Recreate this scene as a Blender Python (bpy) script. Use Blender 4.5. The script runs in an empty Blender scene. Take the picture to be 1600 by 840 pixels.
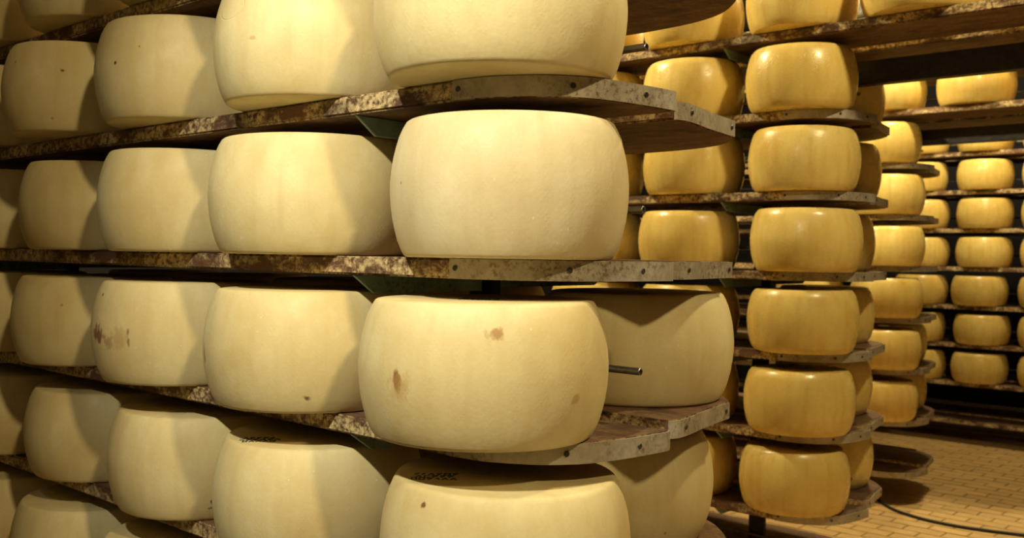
import bpy, bmesh, math, random
from mathutils import Vector, Matrix
random.seed(7)
S = bpy.context.scene
COL = S.collection

# ------------------------------------------------------------------ camera
F_PX = 1542.25
YAW, PITCH, ROLL = 0.7294, -0.0147, 0.0167
fw = Vector((-math.sin(YAW)*math.cos(PITCH), math.cos(YAW)*math.cos(PITCH), math.sin(PITCH)))
rt = Vector((math.cos(YAW), math.sin(YAW), 0)); up = rt.cross(fw)
r2 = rt*math.cos(ROLL)+up*math.sin(ROLL); u2 = -rt*math.sin(ROLL)+up*math.cos(ROLL)
cam = bpy.data.cameras.new('camera'); co = bpy.data.objects.new('camera', cam); COL.objects.link(co)
co.matrix_world = Matrix(((r2.x, u2.x, -fw.x, 1.1295), (r2.y, u2.y, -fw.y, -1.23), (r2.z, u2.z, -fw.z, 0.0076), (0, 0, 0, 1)))
cam.sensor_width = 36; cam.lens = 36*F_PX/1600; cam.clip_start = .02
cam.dof.use_dof = True; cam.dof.focus_distance = 1.75; cam.dof.aperture_fstop = 7.0
S.camera = co

# ------------------------------------------------------------------ world, lights, exposure
W = bpy.data.worlds.new('world'); S.world = W; W.use_nodes = True
W.node_tree.nodes['Background'].inputs[0].default_value = (.55, .55, .8, 1)
W.node_tree.nodes['Background'].inputs[1].default_value = 0.02
S.view_settings.view_transform = 'Standard'; S.view_settings.look = 'None'
S.view_settings.gamma = 1; S.view_settings.use_curve_mapping = False
S.view_settings.exposure = 0.0

def lamp(name, loc, power, color, size):
    l = bpy.data.lights.new(name, 'POINT'); l.energy = power; l.color = color; l.shadow_soft_size = size
    o = bpy.data.objects.new(name, l); o.location = loc; COL.objects.link(o); return o
KEY = (1, .90, .66); WARM = (1, .82, .44)
def spot(name, loc, aim, power, color, size, angle, blend):
    l = bpy.data.lights.new(name, 'SPOT'); l.energy = power; l.color = color; l.shadow_soft_size = size
    l.spot_size = math.radians(angle); l.spot_blend = blend
    o = bpy.data.objects.new(name, l); o.location = loc; COL.objects.link(o)
    o.rotation_euler = (Vector(aim)-Vector(loc)).to_track_quat('-Z', 'Y').to_euler(); return o
spot('aisle_lamp_near', (.38, -1.55, 1.45), (-.12, 0, .06), 215, (1, .92, .67), .05, 58, 1.0)
spot('corridor_lamp_near', (3.25, -1.42, 2.55), (-.6, 0, .0), 360, (1, .78, .40), .12, 38, 1.0)
lamp('aisle_lamp_second_left', (-2.3, 1.42, 1.9), 210, WARM, .07)
lamp('aisle_lamp_second_right', (.9, 1.45, 1.9), 120, WARM, .07)
lamp('aisle_lamp_third_left', (-1.9, 3.75, 1.9), 115, WARM, .07)
lamp('aisle_lamp_third_right', (-.55, 4.15, 2.2), 190, WARM, .07)
lamp('aisle_lamp_fourth', (-1.1, 6.05, 2.0), 120, WARM, .07)

# ------------------------------------------------------------------ helpers
def tag(o, label=None, cat=None, group=None, kind=None):
    if label: o['label'] = label
    if cat: o['category'] = cat
    if group: o['group'] = group
    if kind: o['kind'] = kind
    return o
def mesh_obj(name, me, mat, parent=None, loc=(0, 0, 0), rot=(0, 0, 0)):
    o = bpy.data.objects.new(name, me); COL.objects.link(o)
    if mat and not me.materials: me.materials.append(mat)
    o.location = loc; o.rotation_euler = rot
    if parent: o.parent = parent
    return o
def pyd(name, v, f, smooth=False):
    me = bpy.data.meshes.new(name); me.from_pydata(v, [], f); me.update()
    if smooth:
        me.polygons.foreach_set('use_smooth', [True]*len(me.polygons))
    return me
def box_me(name, x0, x1, y0, y1, z0, z1, bev=0):
    bm = bmesh.new(); bmesh.ops.create_cube(bm, size=1)
    for v in bm.verts:
        v.co = Vector((x0+(v.co.x+.5)*(x1-x0), y0+(v.co.y+.5)*(y1-y0), z0+(v.co.z+.5)*(z1-z0)))
    if bev: bmesh.ops.bevel(bm, geom=bm.edges[:], offset=bev, segments=2, affect='EDGES')
    me = bpy.data.meshes.new(name); bm.to_mesh(me); bm.free(); return me
def extrude_poly(name, pts, z0, z1, bev=0):
    bm = bmesh.new()
    lo = [bm.verts.new((x, y, z0)) for x, y in pts]; hi = [bm.verts.new((x, y, z1)) for x, y in pts]
    n = len(pts); bm.faces.new(hi); bm.faces.new(lo[::-1])
    for i in range(n): bm.faces.new((lo[i], lo[(i+1) % n], hi[(i+1) % n], hi[i]))
    bmesh.ops.recalc_face_normals(bm, faces=bm.faces[:])
    if bev:
        ed = [e for e in bm.edges if abs(e.verts[0].co.z-e.verts[1].co.z) < 1e-6]
        bmesh.ops.bevel(bm, geom=ed, offset=bev, segments=2, affect='EDGES')
    me = bpy.data.meshes.new(name); bm.to_mesh(me); bm.free(); return me
def cyl_me(name, r, h, seg=16, axis='Z', bev=0, hollow=0):
    v = []; f = []
    prof = [(0, 0), (r-bev, 0), (r, bev), (r, h-bev), (r-bev, h)]
    prof += [(hollow, h), (hollow, h-.03), (0, h-.03)] if hollow else [(0, h)]
    for k in range(seg):
        a = 2*math.pi*k/seg
        for (q, z) in prof: v.append((q*math.cos(a), q*math.sin(a), z))
    m = len(prof)
    for k in range(seg):
        a, b = k*m, ((k+1) % seg)*m
        for i in range(m-1): f.append((a+i, b+i, b+i+1, a+i+1))
    if axis == 'X': v = [(z, x, y) for x, y, z in v]
    if axis == 'Y': v = [(x, -z, y) for x, y, z in v]
    me = pyd(name, v, f); bm = bmesh.new(); bm.from_mesh(me)
    bmesh.ops.remove_doubles(bm, verts=bm.verts[:], dist=1e-5); bmesh.ops.recalc_face_normals(bm, faces=bm.faces[:])
    bm.to_mesh(me); bm.free(); return me

# ------------------------------------------------------------------ materials
class NT:
    def __init__(s, name):
        s.m = bpy.data.materials.new(name); s.m.use_nodes = True; s.t = s.m.node_tree
        s.b = s.t.nodes['Principled BSDF']
    def n(s, typ, **kw):
        x = s.t.nodes.new(typ)
        for k, v in kw.items():
            if k.startswith('i_'):
                key = k[2:]; key = int(key) if key.isdigit() else key
                x.inputs[key].default_value = v
            else: setattr(x, k, v)
        return x
    def l(s, a, b): s.t.links.new(a, b)
    def math(s, op, a, b=None, c=None, clamp=False):
        x = s.n('ShaderNodeMath', operation=op, use_clamp=clamp)
        for i, q in enumerate((a, b, c)):
            if q is None: continue
            if hasattr(q, 'is_output'): s.l(q, x.inputs[i])
            else: x.inputs[i].default_value = q
        return x.outputs[0]
    def mix(s, fac, a, b, mode='MIX'):
        x = s.n('ShaderNodeMix', data_type='RGBA', blend_type=mode)
        for i, q in ((0, fac), (6, a), (7, b)):
            if hasattr(q, 'is_output'): s.l(q, x.inputs[i])
            else: x.inputs[i].default_value = (*q, 1) if isinstance(q, tuple) and len(q) == 3 else q
        return x.outputs[2]
    def noise(s, vec, scale, detail=3, rough=.5):
        x = s.n('ShaderNodeTexNoise'); x.inputs['Scale'].default_value = scale
        x.inputs['Detail'].default_value = detail; x.inputs['Roughness'].default_value = rough
        s.l(vec, x.inputs['Vector']); return x.outputs['Fac']
    def vscale(s, vec, sc):
        x = s.n('ShaderNodeVectorMath', operation='MULTIPLY'); s.l(vec, x.inputs[0]); x.inputs[1].default_value = sc
        return x.outputs[0]
    def rng(s, val, a, b, c=0, d=1):
        x = s.n('ShaderNodeMapRange'); s.l(val, x.inputs[0])
        for i, q in enumerate((a, b, c, d)): x.inputs[i+1].default_value = q
        return x.outputs[0]
    def coords(s, rand=True):
        tc = s.n('ShaderNodeTexCoord'); base = tc.outputs['Object']
        if not rand: return base, base
        oi = s.n('ShaderNodeObjectInfo')
        k = s.math('MULTIPLY', oi.outputs['Random'], 37.0)
        a = s.n('ShaderNodeVectorMath', operation='ADD'); s.l(base, a.inputs[0]); s.l(k, a.inputs[1])
        return base, a.outputs[0]

def cheese_mat(name, light, dark, rough, dots, spots=(), speck=.5, rings=(), streaks=.32):
    m = NT(name); obj, vec = m.coords()
    big = m.rng(m.noise(vec, 5.5, 4, .55), .34, .68)
    col = m.mix(big, light, dark)
    streak = m.rng(m.noise(m.vscale(vec, (34, 34, 2.2)), 1.0, 3), .46, .74, 0, streaks)
    col = m.mix(streak, col, tuple(c*q for c, q in zip(dark, (.88, .82, .70))))
    fine = m.rng(m.noise(vec, 160, 2), .3, .75, 0, .12)
    col = m.mix(fine, col, tuple(c*.72 for c in dark))
    # rubbed, paler patches
    pale = m.rng(m.noise(vec, 9.0, 6, .7), .58, .72, 0, .35)
    col = m.mix(pale, col, tuple(min(1, c*1.06) for c in light))
    # small brown specks
    vo = m.n('ShaderNodeTexVoronoi'); vo.inputs['Scale'].default_value = 15; m.l(vec, vo.inputs['Vector'])
    keep = m.rng(m.noise(vec, 11, 2), .60, .64)
    sp = m.math('MULTIPLY', m.math('LESS_THAN', vo.outputs['Distance'], .055), keep)
    col = m.mix(m.math('MULTIPLY', sp, speck), col, (.20, .10, .04))
    vw = m.n('ShaderNodeTexVoronoi'); vw.inputs['Scale'].default_value = 46; m.l(vec, vw.inputs['Vector'])
    wf = m.math('MULTIPLY', m.math('LESS_THAN', vw.outputs['Distance'], .085), m.rng(m.noise(vec, 8, 3), .57, .62))
    col = m.mix(m.math('MULTIPLY', wf, .6), col, (.92, .86, .70))
    for (pos, rad, c, st) in spots:
        d = m.n('ShaderNodeVectorMath', operation='SUBTRACT'); m.l(obj, d.inputs[0]); d.inputs[1].default_value = pos
        sc = m.n('ShaderNodeVectorMath', operation='MULTIPLY'); m.l(d.outputs[0], sc.inputs[0]); sc.inputs[1].default_value = tuple(1/r for r in rad)
        ln = m.n('ShaderNodeVectorMath', operation='LENGTH'); m.l(sc.outputs[0], ln.inputs[0])
        nz = m.rng(m.noise(m.vscale(obj, (1, 1, .55)), 95, 3, .6), .25, .75, -.55, .55)
        k = m.rng(m.math('ADD', ln.outputs['Value'], nz), .45, 1.0, st, 0)
        col = m.mix(k, col, c)
    m.l(col, m.b.inputs['Base Color'])
    m.b.inputs['Roughness'].default_value = rough
    m.l(m.rng(m.noise(vec, 24, 3), .3, .7, rough-.07, rough+.12), m.b.inputs['Roughness'])
    m.b.inputs['Specular IOR Level'].default_value = .45
    # relief: cloth weave, dents and the dotted rind inscription
    sx = m.n('ShaderNodeSeparateXYZ'); m.l(obj, sx.inputs[0])
    ang = m.math('ARCTAN2', sx.outputs[1], sx.outputs[0])
    du = m.math('SINE', m.math('MULTIPLY', ang, 150.0)); dv = m.math('SINE', m.math('MULTIPLY', sx.outputs[2], 620.0))
    lines = m.math('GREATER_THAN', m.math('SINE', m.math('MULTIPLY', ang, 30.0)), -.2)
    let = m.math('GREATER_THAN', m.noise(m.vscale(vec, (70, 70, 90)), 1.0, 1), .5)
    dd = m.math('MULTIPLY', m.math('MULTIPLY', m.math('MULTIPLY', du, dv, clamp=True), lines), let)
    zone = m.math('MULTIPLY', m.math('GREATER_THAN', sx.outputs[2], .035), m.math('LESS_THAN', sx.outputs[2], .19))
    dd = m.math('MULTIPLY', dd, zone)
    h = m.math('ADD', m.math('MULTIPLY', m.noise(vec, 120, 2), .25), m.math('MULTIPLY', m.noise(vec, 14, 3), .8))
    h = m.math('ADD', h, m.math('MULTIPLY', dd, dots))
    for (pos, rad) in rings:                        # pressed oval seal
        d = m.n('ShaderNodeVectorMath', operation='SUBTRACT'); m.l(obj, d.inputs[0]); d.inputs[1].default_value = pos
        sc = m.n('ShaderNodeVectorMath', operation='MULTIPLY'); m.l(d.outputs[0], sc.inputs[0]); sc.inputs[1].default_value = tuple(1/r for r in rad)
        ln = m.n('ShaderNodeVectorMath', operation='LENGTH'); m.l(sc.outputs[0], ln.inputs[0])
        g = m.math('SUBTRACT', 1.0, m.math('MULTIPLY', m.math('ABSOLUTE', m.math('SUBTRACT', ln.outputs['Value'], 1.0)), 14.0), clamp=True)
        h = m.math('SUBTRACT', h, m.math('MULTIPLY', g, .6))
    bp = m.n('ShaderNodeBump'); bp.inputs['Strength'].default_value = .28; bp.inputs['Distance'].default_value = .004
    m.l(h, bp.inputs['Height']); m.l(bp.outputs[0], m.b.inputs['Normal'])
    return m.m

PALE_L, PALE_D = (.82, .72, .42), (.68, .54, .26)
GOLD_L, GOLD_D = (.86, .67, .23), (.74, .52, .14)
M_PALE = cheese_mat('pale_rind', PALE_L, PALE_D, .55, .08)
M_GOLD = cheese_mat('golden_oiled_rind', GOLD_L, GOLD_D, .27, .5, speck=.4, streaks=.6)

def wood_mat(name, a, b, worn_lit, amount):
    m = NT(name); obj, vec = m.coords()
    g = m.noise(m.vscale(vec, (2.2, 26, 26)), 1.0, 6, .65)
    col = m.mix(m.rng(g, .32, .68), a, b)
    w = m.rng(m.noise(m.vscale(vec, (1, 2, 2)), 7.5, 5, .7), .43, .53, 0, amount)
    w2 = m.rng(m.noise(vec, 85, 3, .7), .38, .58)
    ge = m.n('ShaderNodeNewGeometry'); sn = m.n('ShaderNodeSeparateXYZ'); m.l(ge.outputs['True Normal'], sn.inputs[0])
    edge = m.rng(m.math('ABSOLUTE', sn.outputs[2]), .35, .95, 1, .12)      # scuffed edges, wear raised to paint in lit patches along them
    col = m.mix(m.math('MULTIPLY', m.math('MULTIPLY', w, w2), edge), col, worn_lit)
    dk = m.rng(m.noise(vec, 11, 4), .55, .7, 0, .7)
    col = m.mix(dk, col, tuple(c*.35 for c in a))
    m.l(col, m.b.inputs['Base Color']); m.b.inputs['Roughness'].default_value = .7
    h = m.math('ADD', g, m.math('MULTIPLY', m.noise(vec, 60, 4), .6))
    bp = m.n('ShaderNodeBump'); bp.inputs['Strength'].default_value = .55; bp.inputs['Distance'].default_value = .004
    m.l(h, bp.inputs['Height']); m.l(bp.outputs[0], m.b.inputs['Normal']); return m.m
M_WOOD = wood_mat('weathered_brown_board', (.075, .034, .021), (.19, .092, .047), (.70, .54, .28), 1.0)

def metal_mat(name, a, b, rust, rough=.5, metallic=.55):
    m = NT(name); obj, vec = m.coords()
    col = m.mix(m.rng(m.noise(vec, 22, 5, .7), .35, .65), a, b)
    r = m.rng(m.noise(vec, 95, 4, .75), .50, .62, 0, .8)
    r = m.math('MULTIPLY', r, m.rng(m.noise(vec, 9, 3), .42, .6))
    col = m.mix(r, col, rust)
    m.l(col, m.b.inputs['Base Color']); m.b.inputs['Metallic'].default_value = metallic
    m.l(m.rng(m.noise(vec, 60, 3), .3, .7, rough-.12, rough+.15), m.b.inputs['Roughness'])
    bp = m.n('ShaderNodeBump'); bp.inputs['Strength'].default_value = .3; bp.inputs['Distance'].default_value = .0015
    m.l(m.noise(vec, 130, 4), bp.inputs['Height']); m.l(bp.outputs[0], m.b.inputs['Normal']); return m.m
M_BAND = metal_mat('tarnished_galvanised_band', (.54, .48, .39), (.37, .32, .24), (.15, .09, .05), .5, .35)
M_SCREW = metal_mat('dark_screw', (.07, .065, .06), (.12, .11, .10), (.08, .05, .03), .4, .8)
M_TUBE = metal_mat('grey_steel_tube', (.22, .22, .23), (.30, .29, .29), (.12, .10, .08), .38, .8)
M_STEEL = metal_mat('dark_painted_steel', (.018, .018, .024), (.03, .028, .034), (.06, .035, .02), .55, .2)
M_GREEN = metal_mat('green_painted_bracket', (.30, .42, .34), (.22, .32, .26), (.08, .08, .06), .55, .05)

def plain_mat(name, a, b, sc=3, rough=.85):
    m = NT(name); obj, vec = m.coords(False)
    m.l(m.mix(m.rng(m.noise(vec, sc, 5, .6), .3, .7), a, b), m.b.inputs['Base Color'])
    m.b.inputs['Roughness'].default_value = rough; return m.m
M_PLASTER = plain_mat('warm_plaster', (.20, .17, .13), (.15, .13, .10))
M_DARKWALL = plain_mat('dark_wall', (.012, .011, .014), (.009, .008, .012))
M_GROUT = plain_mat('dark_grout', (.30, .21, .11), (.20, .14, .075), 20)
def tile_mat():
    m = NT('ochre_floor_tile'); obj, vec = m.coords()
    oi = m.n('ShaderNodeObjectInfo')
    col = m.mix(m.rng(m.noise(vec, 14, 4, .6), .3, .7), (.80, .55, .24), (.66, .43, .18))
    col = m.mix(m.math('MULTIPLY', oi.outputs['Random'], .35), col, (.42, .28, .13))
    m.l(col, m.b.inputs['Base Color']); m.b.inputs['Roughness'].default_value = .55
    return m.m
M_TILE = tile_mat()
M_RUBBER = plain_mat('black_rubber', (.012, .012, .013), (.02, .018, .018), 30, .6)
M_INK = plain_mat('dark_green_ink', (.03, .065, .05), (.14, .16, .11), 60, .7)

# ------------------------------------------------------------------ room
FZ = -1.42
floor = tag(mesh_obj('floor', box_me('floor', -7, 5.5, -3.6, 9.6, FZ-.2, FZ-.004), M_GROUT), 'ochre tiled floor of the cheese store', kind='structure')
tag(mesh_obj('ceiling', box_me('ceiling', -7, 5.5, -3.6, 9.6, 2.75, 2.9), M_PLASTER), 'plain plaster ceiling above the racks', kind='structure')
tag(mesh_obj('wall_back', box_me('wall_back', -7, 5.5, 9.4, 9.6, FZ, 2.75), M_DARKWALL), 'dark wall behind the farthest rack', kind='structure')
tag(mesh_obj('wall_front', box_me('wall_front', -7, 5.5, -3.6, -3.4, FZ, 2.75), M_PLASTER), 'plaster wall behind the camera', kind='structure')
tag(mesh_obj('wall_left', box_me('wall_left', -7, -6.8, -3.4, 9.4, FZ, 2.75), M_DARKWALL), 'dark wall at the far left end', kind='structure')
tag(mesh_obj('wall_right', box_me('wall_right', 5.3, 5.5, -3.4, 9.4, FZ, 2.75), M_PLASTER), 'plaster wall across the right corridor', kind='structure')

def project(P):
    d = Vector(P)-Vector((1.1295, -1.23, .0076))
    z = d.dot(fw)
    if z < .1: return None
    return 800+F_PX*d.dot(r2)/z, 420-F_PX*d.dot(u2)/z
TW, TD, G = .20, .10, .005
tile_me = box_me('floor_tile', -TW/2+G/2, TW/2-G/2, -TD/2+G/2, TD/2-G/2, -.02, 0, .003)
cand = []; rest = []
for j in range(-6, 95):
    y = j*TD+.03
    for i in range(-25, 18):
        x = i*TW+(TW/2 if j % 2 else 0)
        if y > 9.2 or y < -.6: continue
        q = project((x, y, FZ))
        vis = q and 1110 < q[0] < 1625 and 640 < q[1] < 865 and not (q[0] < 1330 and q[1] < 800) and y < 7.6
        (cand if vis else rest).append((x, y, q[1] if q else 0))
cand.sort(key=lambda t: -t[2])
for x, y, _ in cand[300:]: rest.append((x, y, 0))
for x, y, _ in cand[:300]:
    mesh_obj('floor_tile', tile_me, M_TILE, floor, (x, y, FZ+random.uniform(-.0012, .0012)))
v = []; f = []
for x, y, _ in rest:
    b = len(v); hx, hy = TW/2-G/2, TD/2-G/2
    for z in (FZ-.02, FZ):
        v += [(x-hx, y-hy, z), (x+hx, y-hy, z), (x+hx, y+hy, z), (x-hx, y+hy, z)]
    f += [(b+4, b+5, b+6, b+7), (b, b+1, b+5, b+4), (b+1, b+2, b+6, b+5), (b+2, b+3, b+7, b+6), (b+3, b, b+4, b+7)]
tag(mesh_obj('floor_tiles_beyond', pyd('floor_tiles_beyond', v, f), M_TILE, floor), kind='stuff')

# black cable on the floor
pts = [(-2.2, 5.35), (-1.6, 5.02), (-1.30, 4.80), (-1.123, 4.582), (-1.035, 4.481), (-.951, 4.405), (-.844, 4.358), (-.746, 4.326), (-.576, 4.318), (-.425, 4.35), (-.281, 4.393), (.2, 4.56), (.9, 4.9)]
cu = bpy.data.curves.new('cable', 'CURVE'); cu.dimensions = '3D'; cu.bevel_depth = .0085; cu.bevel_resolution = 3
sp = cu.splines.new('NURBS'); sp.points.add(len(pts)-1); sp.order_u = 3; sp.use_endpoint_u = True
for q, (x, y) in zip(sp.points, pts): q.co = (x, y, FZ+.0085, 1)
tmp = bpy.data.objects.new('tmp', cu); COL.objects.link(tmp)
bpy.context.view_layer.update()
me = bpy.data.meshes.new_from_object(tmp.evaluated_get(bpy.context.evaluated_depsgraph_get())); bpy.data.objects.remove(tmp)
tag(mesh_obj('floor_cable', me, M_RUBBER), 'thin black cable curving across the ochre tiled floor', 'cable')

# ------------------------------------------------------------------ racks
T = .034
FRONT_END = [(-.03, -.085), (.03, -.079), (.068, -.066), (.121, -.034), (.150, -.002), (.172, .035), (.188, .095), (.198, .16), (.203, .212), (.198, .226)]
BACK_END = [(.118, .305), (.142, .311), (.151, .335), (.143, .39), (.125, .47), (.103, .60), (.07, .655), (.0, .72), (-.10, .758), (-.22, .77)]
def smooth(path, n=4):
    P = [Vector(p) for p in path]; out = []
    for i in range(len(P)-1):
        a, b, c, d = P[max(0, i-1)], P[i], P[i+1], P[min(len(P)-1, i+2)]
        for k in range(n):
            t = k/n
            q = .5*((2*b)+(c-a)*t+(2*a-5*b+4*c-d)*t*t+(3*b-a-3*c+d)*t*t*t); out.append((q.x, q.y))
    return out+[path[-1]]
FRONT_END = smooth(FRONT_END[:-1])+FRONT_END[-1:]
BACK_END = smooth(BACK_END[:6])+smooth(BACK_END[5:])[1:]
def strip(name, path, z0, z1, th=.0028):
    # metal band: vertical ribbon just outside a plan path
    n = len(path); out = []
    for i in range(n):
        a = Vector(path[max(0, i-1)]); b = Vector(path[min(n-1, i+1)]); d = (b-a).normalized(); nrm = Vector((d.y, -d.x))
        p = Vector(path[i]); out.append((p+nrm*.0004, p+nrm*(th+.0004)))
    v = []; f = []
    for pi, po in out: v += [(pi.x, pi.y, z0), (po.x, po.y, z0), (po.x, po.y, z1), (pi.x, pi.y, z1)]
    for i in range(n-1):
        a, b = 4*i, 4*i+4
        for k in range(4): f.append((a+k, b+k, b+(k+1) % 4, a+(k+1) % 4))
    f += [(0, 1, 2, 3), (4*n-1, 4*n-2, 4*n-3, 4*n-4)]
    me = pyd(name, v, f); bm = bmesh.new(); bm.from_mesh(me); bmesh.ops.recalc_face_normals(bm, faces=bm.faces[:]); bm.to_mesh(me); bm.free(); return me
def along(path, s):
    L = [0]
    for a, b in zip(path, path[1:]): L.append(L[-1]+(Vector(b)-Vector(a)).length)
    t = s*L[-1]
    for i in range(len(path)-1):
        if t <= L[i+1]+1e-9:
            k = (t-L[i])/(L[i+1]-L[i]); a, b = Vector(path[i]), Vector(path[i+1]); d = (b-a).normalized()
            return a.lerp(b, k), Vector((d.y, -d.x))
screw_me = cyl_me('screw', .0050, .0024, 12, 'Y', .001)
BEND = .004
SHARED = {}
def shared(key, fn):
    if key not in SHARED: SHARED[key] = fn()
    return SHARED[key]
def add_board(rack, z, front, x_left, end, detail=True, x_right=2.0, seg=None):
    y0, y1 = (-.085, .226) if front else (.305, .77)
    if end:
        pts = ([(x_left, y0)]+FRONT_END+[(x_left, y1)]) if front else ([(x_left, y0)]+BACK_END+[(x_left, y1)])
    else: pts = [(x_left, y0), (x_right, y0), (x_right, y1), (x_left, y1)]
    if seg:                                # a shorter run of board without an end
        pts = [(seg[0], y0), (seg[1], y0), (seg[1], y1), (seg[0], y1)]
    key = ('board', front, x_left, end, x_right, seg)
    me = shared(key, lambda: extrude_poly('shelf_board', pts, -T, 0, BEND))
    b = mesh_obj('shelf_board', me, M_WOOD, rack, (0, 0, z))
    if end and not seg:
        path = FRONT_END if front else BACK_END[4:21]
        bm_ = shared(('band', front), lambda: strip('metal_band', path, -T+.0006, -.0006))
        tag(mesh_obj('metal_band', bm_, M_BAND, b), 'tarnished grey metal band nailed round the board end')
        if detail:
            for s in ((.03, .47, .80) if front else (.16, .93)):
                p, nrm = along(path, s)
                mesh_obj('screw', screw_me, M_SCREW, b, (p.x+nrm.x*.0032, p.y+nrm.y*.0032, -T*.47), (0, 0, math.atan2(nrm.y, nrm.x)+math.pi/2))
    return b
def bracket_me(sign):
    # tapered plate in the y-z plane under a board
    prof = [(.262, -T-.001), (-.078, -T-.001), (-.030, -T-.035), (.262, -T-.035)]
    if sign > 0: prof = [(.287, -T-.001), (.70, -T-.001), (.65, -T-.028), (.287, -T-.028)]
    v = []; f = []
    for x in (-.004, .004): v += [(x, y, z) for y, z in prof]
    f = [(0, 1, 2, 3), (7, 6, 5, 4)]+[(i, (i+1) % 4, 4+(i+1) % 4, 4+i) for i in range(4)]
    me = pyd('bracket', v, f); bm = bmesh.new(); bm.from_mesh(me); bmesh.ops.recalc_face_normals(bm, faces=bm.faces[:])
    bmesh.ops.bevel(bm, geom=bm.edges[:], offset=.0012, segments=1, affect='EDGES'); bm.to_mesh(me); bm.free(); return me
BR_F, BR_B = bracket_me(-1), bracket_me(1)
PX = -.29
def make_rack(loc, label, levels, x_left, posts, ends=True, bridge=(), top=2.0, tubes=True, joint=None, rk_short=()):
    r = bpy.data.objects.new('storage_rack', None); COL.objects.link(r); r.location = (loc[0], loc[1], 0)
    tag(r, label, 'rack')
    for z in levels:
        for front in (True, False):
            if z in bridge: add_board(r, z, front, x_left, False, x_right=2.1)
            elif joint and front and z == joint[0]:
                add_board(r, z, front, joint[1]+.004, True)
                add_board(r, z-.002, front, x_left, False, seg=(x_left, joint[1]))
            else: add_board(r, z, front, x_left, ends, x_right=2.6)
        for px in posts:
            mesh_obj('bracket', BR_F, M_GREEN, r, (px, 0, z)); mesh_obj('bracket', BR_B, M_GREEN, r, (px, 0, z))
        if tubes:
            x_end = (-.02 if rk_short and z in rk_short else .122) if ends and z not in bridge else 2.0
            tm = shared(('tube', x_left, x_end), lambda: cyl_me('stop_bar', .0068, x_end-x_left, 14, 'X', .001, .0045))
            mesh_obj('stop_bar', tm, M_TUBE, r, (x_left, .25, z+.092))
    for px in posts:
        pm = shared(('post', top), lambda: box_me('post', -.034, .034, .262, .287, FZ, top, .002))
        mesh_obj('post', pm, M_STEEL, r, (px, 0, 0))
    return r
P1, P2 = .2918, .3001
S1, S4 = .4842, .4781
R = {1: (0, 0, 0, P1, S1), 2: (-.554, 2.2977, .2611, P2, S1), 3: (-1.1177, 4.6004, .5778, P2, S4), 4: (-1.7528, 6.9911, .57, P2, S4)}
def lev(rk, k): return R[rk][2]-(k-1)*R[rk][3]
OFF2 = -.02
make_rack((0, 0), 'nearest wooden rack with pale cheese wheels and metal-banded board ends', [lev(1, k) for k in range(-1, 5)], -2.9, [PX, PX-4*S1], joint=(lev(1, 3), -1.72), rk_short=(lev(1, 3), lev(1, 4)))
make_rack((R[2][0], R[2][1]+OFF2), 'second rack of golden cheese wheels seen right of the nearest rack', [lev(2, k) for k in range(-1, 7)], -2.4, [PX, PX-4*S1], bridge=(lev(2, -1),))
make_rack((R[3][0], R[3][1]+OFF2), 'third rack partly hidden behind the second, empty bottom boards jutting over the floor', [lev(3, k) for k in range(-1, 8)], -1.9, [PX, PX-3*S4], bridge=(lev(3, 0), lev(3, -1)))
make_rack((R[4][0], R[4][1]+OFF2), 'farthest rack, blurred, running out of frame at right', [lev(4, k) for k in range(0, 8)], -1.9, [PX-2*S4, PX+4*S4], ends=False)
for rk, k in ((2, -1), (3, 0)):      # beams under the overhead shelves
    x, y = R[rk][0], R[rk][1]+OFF2; z = lev(rk, k)
    r = [o for o in COL.objects if o.name.startswith('storage_rack') and abs(o.location.y-y) < .01][0]
    tag(mesh_obj('overhead_beam', box_me('overhead_beam', -.24, 2.1, .240, .30, z-.175, z-.085, .004), M_STEEL, r), 'dark steel beam under the overhead shelf')
    for bx in (-.18, 1.9): mesh_obj('beam_spacer', box_me('beam_spacer', bx-.03, bx+.03, .235, .29, z-.086, z-T), M_STEEL, r)
    mesh_obj('post', box_me('post', 1.95, 2.02, .235, .29, FZ, z-.175, .002), M_STEEL, r)

# ------------------------------------------------------------------ cheese wheels
def wheel_me(seed, R0, H, flat=.86):
    rnd = random.Random(seed)
    prof = [(0, 0), (.55, .000), (flat-.02, .0), (flat, .003), (flat+.016, .012), (flat+.028, .03), (.905, .06), (.933, .12), (.957, .20), (.977, .28), (.991, .37), (.999, .46), (1.0, .54), (.992, .63), (.978, .72), (.958, .80), (.933, .88), (.905, .94), (flat+.028, .968), (flat+.016, .986), (flat, .996), (flat-.02, 1.0), (.55, 1.0), (0, 1.0)]
    seg = 72; ph = [rnd.uniform(0, 6.28) for _ in range(6)]; am = [rnd.uniform(.001, .0035) for _ in range(6)]
    tilt = rnd.uniform(-.012, .012); skew = rnd.uniform(-.03, .03)
    v = [(0, 0, 0)]; f = []
    for q, u in prof[1:-1]:
        for k in range(seg):
            a = 2*math.pi*k/seg
            w = 1+sum(am[i]*math.sin((i+2)*a+ph[i]+u*(i-2)) for i in range(4))
            uu = u+skew*u*(1-u)*.6
            v.append((q*R0*w*math.cos(a), q*R0*w*math.sin(a), uu*H+(tilt*H*math.cos(a+ph[5]) if u > .5 else 0)*(u-.5)*2*q))
    v.append((0, 0, H)); n = len(prof)-2
    for k in range(seg): f.append((0, 1+(k+1) % seg, 1+k))
    for i in range(n-1):
        for k in range(seg):
            a = 1+i*seg; f.append((a+k, a+(k+1) % seg, a+seg+(k+1) % seg, a+seg+k))
    last = len(v)-1; a = 1+(n-1)*seg
    for k in range(seg): f.append((a+k, a+(k+1) % seg, last))
    return pyd('cheese_wheel', v, f, True)
MESH = {(1, s): wheel_me(s, .21, .2242) for s in range(4)}
MESH.update({(2, s): wheel_me(10+s, .2063, .2329, .85) for s in range(4)})
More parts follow.
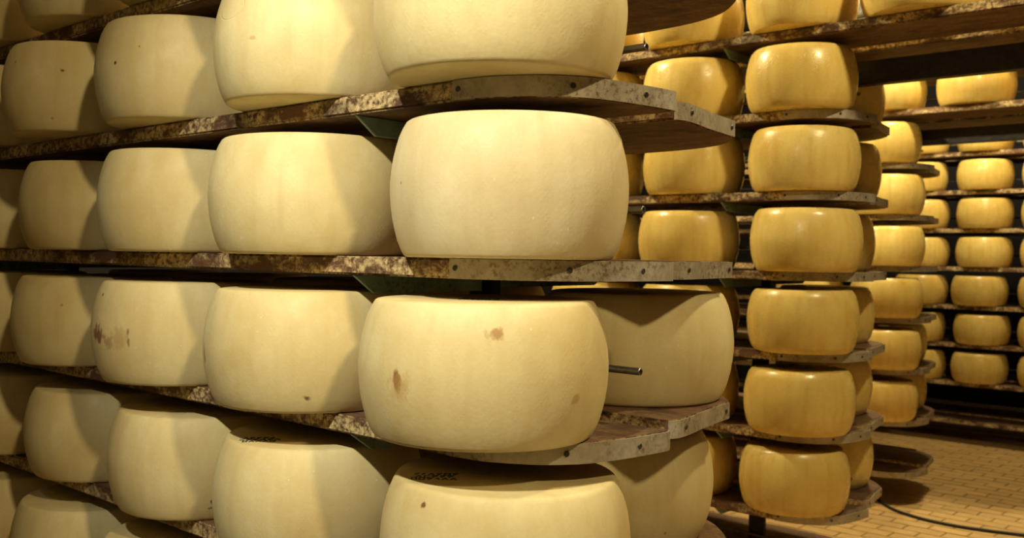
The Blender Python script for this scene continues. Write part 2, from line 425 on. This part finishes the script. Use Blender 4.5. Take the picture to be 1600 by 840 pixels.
MESH.update({(3, s): wheel_me(20+s, .2063, .2291, .85) for s in range(3)})
for (q, s), me in MESH.items(): me.materials.append(M_PALE if q == 1 else M_GOLD)
NTH = ['at the end', 'second from end', 'third from end', 'fourth from end', 'fifth from end', 'sixth from end']
SH1 = {-1: 'highest visible shelf', 0: 'shelf just above eye level', 1: 'eye-level shelf', 2: 'first shelf below eye level', 3: 'second shelf below eye level', 4: 'third shelf below eye level'}
ORD = ['first', 'second', 'third', 'fourth', 'fifth', 'sixth', 'seventh', 'eighth', 'ninth']
JIT = {(1,0,1):(.004,.02),(1,1,1):(-.013,-.008),(1,2,1):(-.007,-.001),(1,3,1):(.013,.013),(1,0,0):(.012,-.017),(1,1,0):(-.007,-.004),(1,2,0):(-.03,.001),(1,3,0):(-.002,-.027),(1,0,2):(-.008,-.024),(1,1,2):(-.006,-.019),(1,2,2):(-.01,-.01),(1,3,2):(-.003,.001),(1,0,3):(.02,.005),(1,1,3):(.001,.001),(1,2,3):(.018,.016),(1,3,3):(.019,.028),(2,0,-1):(-.013,-.007),(2,-1,-1):(-.055,0),(2,0,0):(-.01,-.005),(2,0,1):(0,.01),(2,0,2):(.018,.004),(2,0,3):(.01,.005),(2,0,4):(.007,-.005),(2,0,5):(-.016,.016),(2,1,0):(.002,-.006),(2,1,1):(.007,.002),(2,1,2):(-.006,-.005),(3,0,1):(-.019,-.005),(3,0,2):(.006,.002),(3,0,3):(.013,.001),(3,0,4):(.006,0),(3,0,5):(.003,-.001),(3,0,6):(-.009,.001),(4,-1,1):(.004,.002),(4,-1,2):(.009,0),(4,-1,3):(.008,.002),(4,-1,4):(-.02,-.003),(4,-1,5):(.004,0),(4,-1,6):(-.008,.001)}
BJ = {(1,0,2):(.017,.012),(1,0,3):(-.017,-.004),(2,0,0):(.016,.002),(2,0,1):(.007,.004),(2,0,2):(-.011,-.001),(2,0,3):(-.008,-.001),(2,0,4):(-.009,-.001),(2,0,5):(.005,-.011)}
def wheel(rk, n, k, back=False):
    x0, y0, z0, p, s = R[rk]
    rnd = random.Random(rk*1000+n*37+k*7+(500 if back else 0))
    j = (BJ if back else JIT).get((rk, n, k)) or (rnd.uniform(-.014, .014), rnd.uniform(-.01, .01))
    x = x0-n*s+j[0]; y = y0+j[1]
    if back: x += -.11 if rk == 1 else -.132; y += .5274
    q = 1 if rk == 1 else (2 if rk == 2 else 3)
    o = mesh_obj('cheese_wheel', MESH[(q, rnd.randrange(4 if q < 3 else 3))], None, None, (x, y, lev(rk, k)+.0008), (0, 0, rnd.uniform(0, 6.28)))
    row = 'back-row ' if back else ''
    if rk == 1: lab = f'pale {row}cheese wheel {NTH[n]} of nearest rack\'s {SH1[k]}'; grp = 'pale cheese wheels on the nearest rack'
    elif rk == 2:
        grp = 'golden cheese wheels on the second rack'
        lab = (f'glossy golden {row}cheese wheel {NTH[n]} of second rack\'s {ORD[k+1]} shelf from top' if n >= 0 else
               f'golden cheese wheel on second rack\'s overhead shelf, {ORD[-n-1]} past the rack end')
    elif rk == 3:
        grp = 'cheese wheels on the third rack'
        lab = (f'golden {row}cheese wheel {NTH[n]} of third rack\'s {ORD[k+1]} shelf from top' if n >= 0 else
               f'golden cheese wheel on third rack\'s {"upper" if k < 0 else "lower"} overhead shelf, {ORD[-n-1]} past the rack end')
    else:
        grp = 'blurred cheese wheels on the farthest rack'
        lab = f'blurred golden cheese wheel in farthest rack\'s {ORD[k]} row from top, {["left", "middle", "right"][-n]} column'
    return tag(o, lab, 'cheese', grp)
W1 = {}
for k, ns in ((-1, (0, 1, 2, 3, 4)), (0, (0, 1, 2, 3, 4)), (1, (0, 1, 2, 3, 4)), (2, (0, 1, 2, 3, 4)), (3, (0, 1, 2, 3, 4)), (4, (2, 3, 4))):
    for n in ns: W1[(n, k)] = wheel(1, n, k)  # topmost wheels nearest the rack end are out of frame, added to cast shadows
for k in (2, 3, 4): W1[('b', k)] = wheel(1, 0, k, True)
for k in range(0, 4):
    for n in (2, 3, 4) if k < 2 else (1, 2, 3, 4): wheel(1, n, k, True)  # mostly hidden back row, added to keep light from behind out of the gaps
for k in range(-1, 6):
    for n in (0, 1, 2): wheel(2, n, k)
    if k >= 0: wheel(2, 0, k, True)
for n in (-1, -2): wheel(2, n, -1)
for k in range(0, 7):
    for n in (0, 1): wheel(3, n, k)
    if k >= 5: wheel(3, 0, k, True)
for n in (-1, -2): wheel(3, n, 0)
for n in (0, -1, -2): wheel(3, n, -1)
for k in range(0, 7):
    for n in (0, -1, -2): wheel(4, n, k)

# marked wheels: own stains, stamps and scribbles
def special(key, name, label, spots=(), rings=(), light=PALE_L, dark=PALE_D):
    o = W1[key]; o.rotation_euler = (0, 0, 0); o.data = o.data.copy(); o.data.materials.clear()
    o.data.materials.append(cheese_mat(name, light, dark, .55, .08, spots, rings=rings)); o['label'] = label
BR, RD = (.16, .06, .02), (.30, .13, .05)
special((0, 2), 'pale_rind_brown_blotch', 'pale cheese wheel with a brown blotch, at the shelf end below eye level',
        [((.019, -.208, .104), (.012, .02, .017), RD, .95), ((.016, -.209, .110), (.008, .02, .016), BR, 1.0), ((.022, -.208, .098), (.026, .02, .03), (.55, .34, .12), .55),
         ((.149, -.133, .180), (.012, .02, .013), (.40, .20, .06), .8), ((.207, -.012, .078), (.02, .012, .008), (.45, .25, .1), .6)])
special((2, 2), 'pale_rind_brown_smear', 'pale cheese wheel with a brown smear and square stain, shelf below eye level',
        [((-.012, -.209, .108), (.03, .03, .026), (.22, .08, .035), .9), ((.03, -.206, .092), (.018, .03, .018), (.36, .18, .07), .6), ((.060, -.2, .104), (.030, .03, .030), (.50, .31, .14), .55),
         ((.086, -.191, .118), (.004, .02, .012), BR, .6), ((.086, -.191, .096), (.004, .02, .014), BR, .6), ((-.018, -.194, .194), (.005, .02, .005), (.08, .03, .01), 1)])
special((1, 2), 'pale_rind_small_nick', 'pale cheese wheel with scuffed rind, second from end, first shelf below eye level',
        [((-.072, -.196, .097), (.008, .02, .02), RD, .7), ((.153, -.122, .032), (.005, .02, .006), BR, .9)])
special((3, 0), 'pale_rind_dark_dot_left', 'pale cheese wheel with a tiny dark dot, fourth from end above eye level',
        [((.153, -.141, .145), (.005, .02, .005), BR, 1), ((.03, -.2, .17), (.004, .02, .004), BR, .8)])
special((2, 0), 'pale_rind_dark_dot', 'pale cheese wheel with one dark dot, third from end above eye level',
        [((.043, -.205, .118), (.006, .02, .006), BR, 1), ((.10, -.18, .15), (.003, .02, .003), RD, .8)])
special((1, 0), 'pale_rind_pressed_seal', 'pale cheese wheel with a faint pressed oval seal, second from end above eye level',
        [((.061, -.2, .101), (.010, .02, .005), (.45, .30, .12), .5)], [((-.005, -.205, .165), (.04, .1, .022))])
special((2, 3), 'pale_rind_black_specks', 'pale cheese wheel with black specks, third from end, second shelf below eye level',
        [((.178, -.084, .045), (.006, .006, .006), (.03, .02, .02), 1), ((.178, -.088, .030), (.005, .006, .005), (.03, .02, .02), 1)])
special((0, 3), 'pale_rind_inked_top_near', 'pale cheese wheel with ink-marked top at the end, second shelf below eye level', [((.003, -.192, .202), (.006, .02, .006), BR, .9)])
W1[(1, 3)].rotation_euler = (0, 0, 0); W1[(1, 3)]['label'] = 'pale cheese wheel with green ink scribble on top, second from end, low shelf'
def ink(key, c, rot, n):
    rnd = random.Random(n); v = []; f = []
    for row in range(3):
        x = -.045+rnd.uniform(-.006, .006)
        while x < .045:
            kind = rnd.randrange(3); y = (row-1)*.021; w = rnd.uniform(.009, .013); h = .015
            strokes = {0: [((0, 0), (0, h)), ((0, h), (w, h)), ((w, h), (w, 0)), ((w, 0), (0, 0))], 1: [((0, 0), (w/2, h)), ((w/2, h), (w, 0)), ((.2*w, .4*h), (.8*w, .4*h))], 2: [((0, h), (w, h)), ((w, h), (w*.3, 0)), ((0, h*.45), (w*.8, h*.5))]}[kind]
            for (a, b) in strokes:
                if rnd.random() < .15: continue
                a, b = Vector(a), Vector(b); d = (b-a).normalized()*.0022; nn = Vector((-d.y, d.x)); i = len(v)
                for zz in (-.0008, .0009):
                    for q in (a-d*.6+nn, a-d*.6-nn, b+d*.6-nn, b+d*.6+nn): v.append((x+q.x, y+q.y, zz))
                f += [(i+4, i+5, i+6, i+7), (i, i+1, i+5, i+4), (i+1, i+2, i+6, i+5), (i+2, i+3, i+7, i+6), (i+3, i, i+4, i+7)]
            x += w+.007
    tag(mesh_obj('ink_mark', pyd('ink_mark', [(.72*a, .8*b, c_) for a, b, c_ in v], f), M_INK, W1[key], (c[0], c[1], .2242), (0, 0, rot)), 'smudged dark green ink marks')
ink((0, 3), (-.052, -.118), .75, 1); ink((1, 3), (-.012, -.138), .9, 2); ink((0, 2), (.02, -.036), .6, 3)

special((0, 1), 'grey_cream_rind', 'greyish cream cheese wheel at the end of the nearest rack\'s eye-level shelf', [], (), (.76, .66, .42), (.64, .52, .29))
W1[(0, 1)].scale = (.967, .967, 1.015)
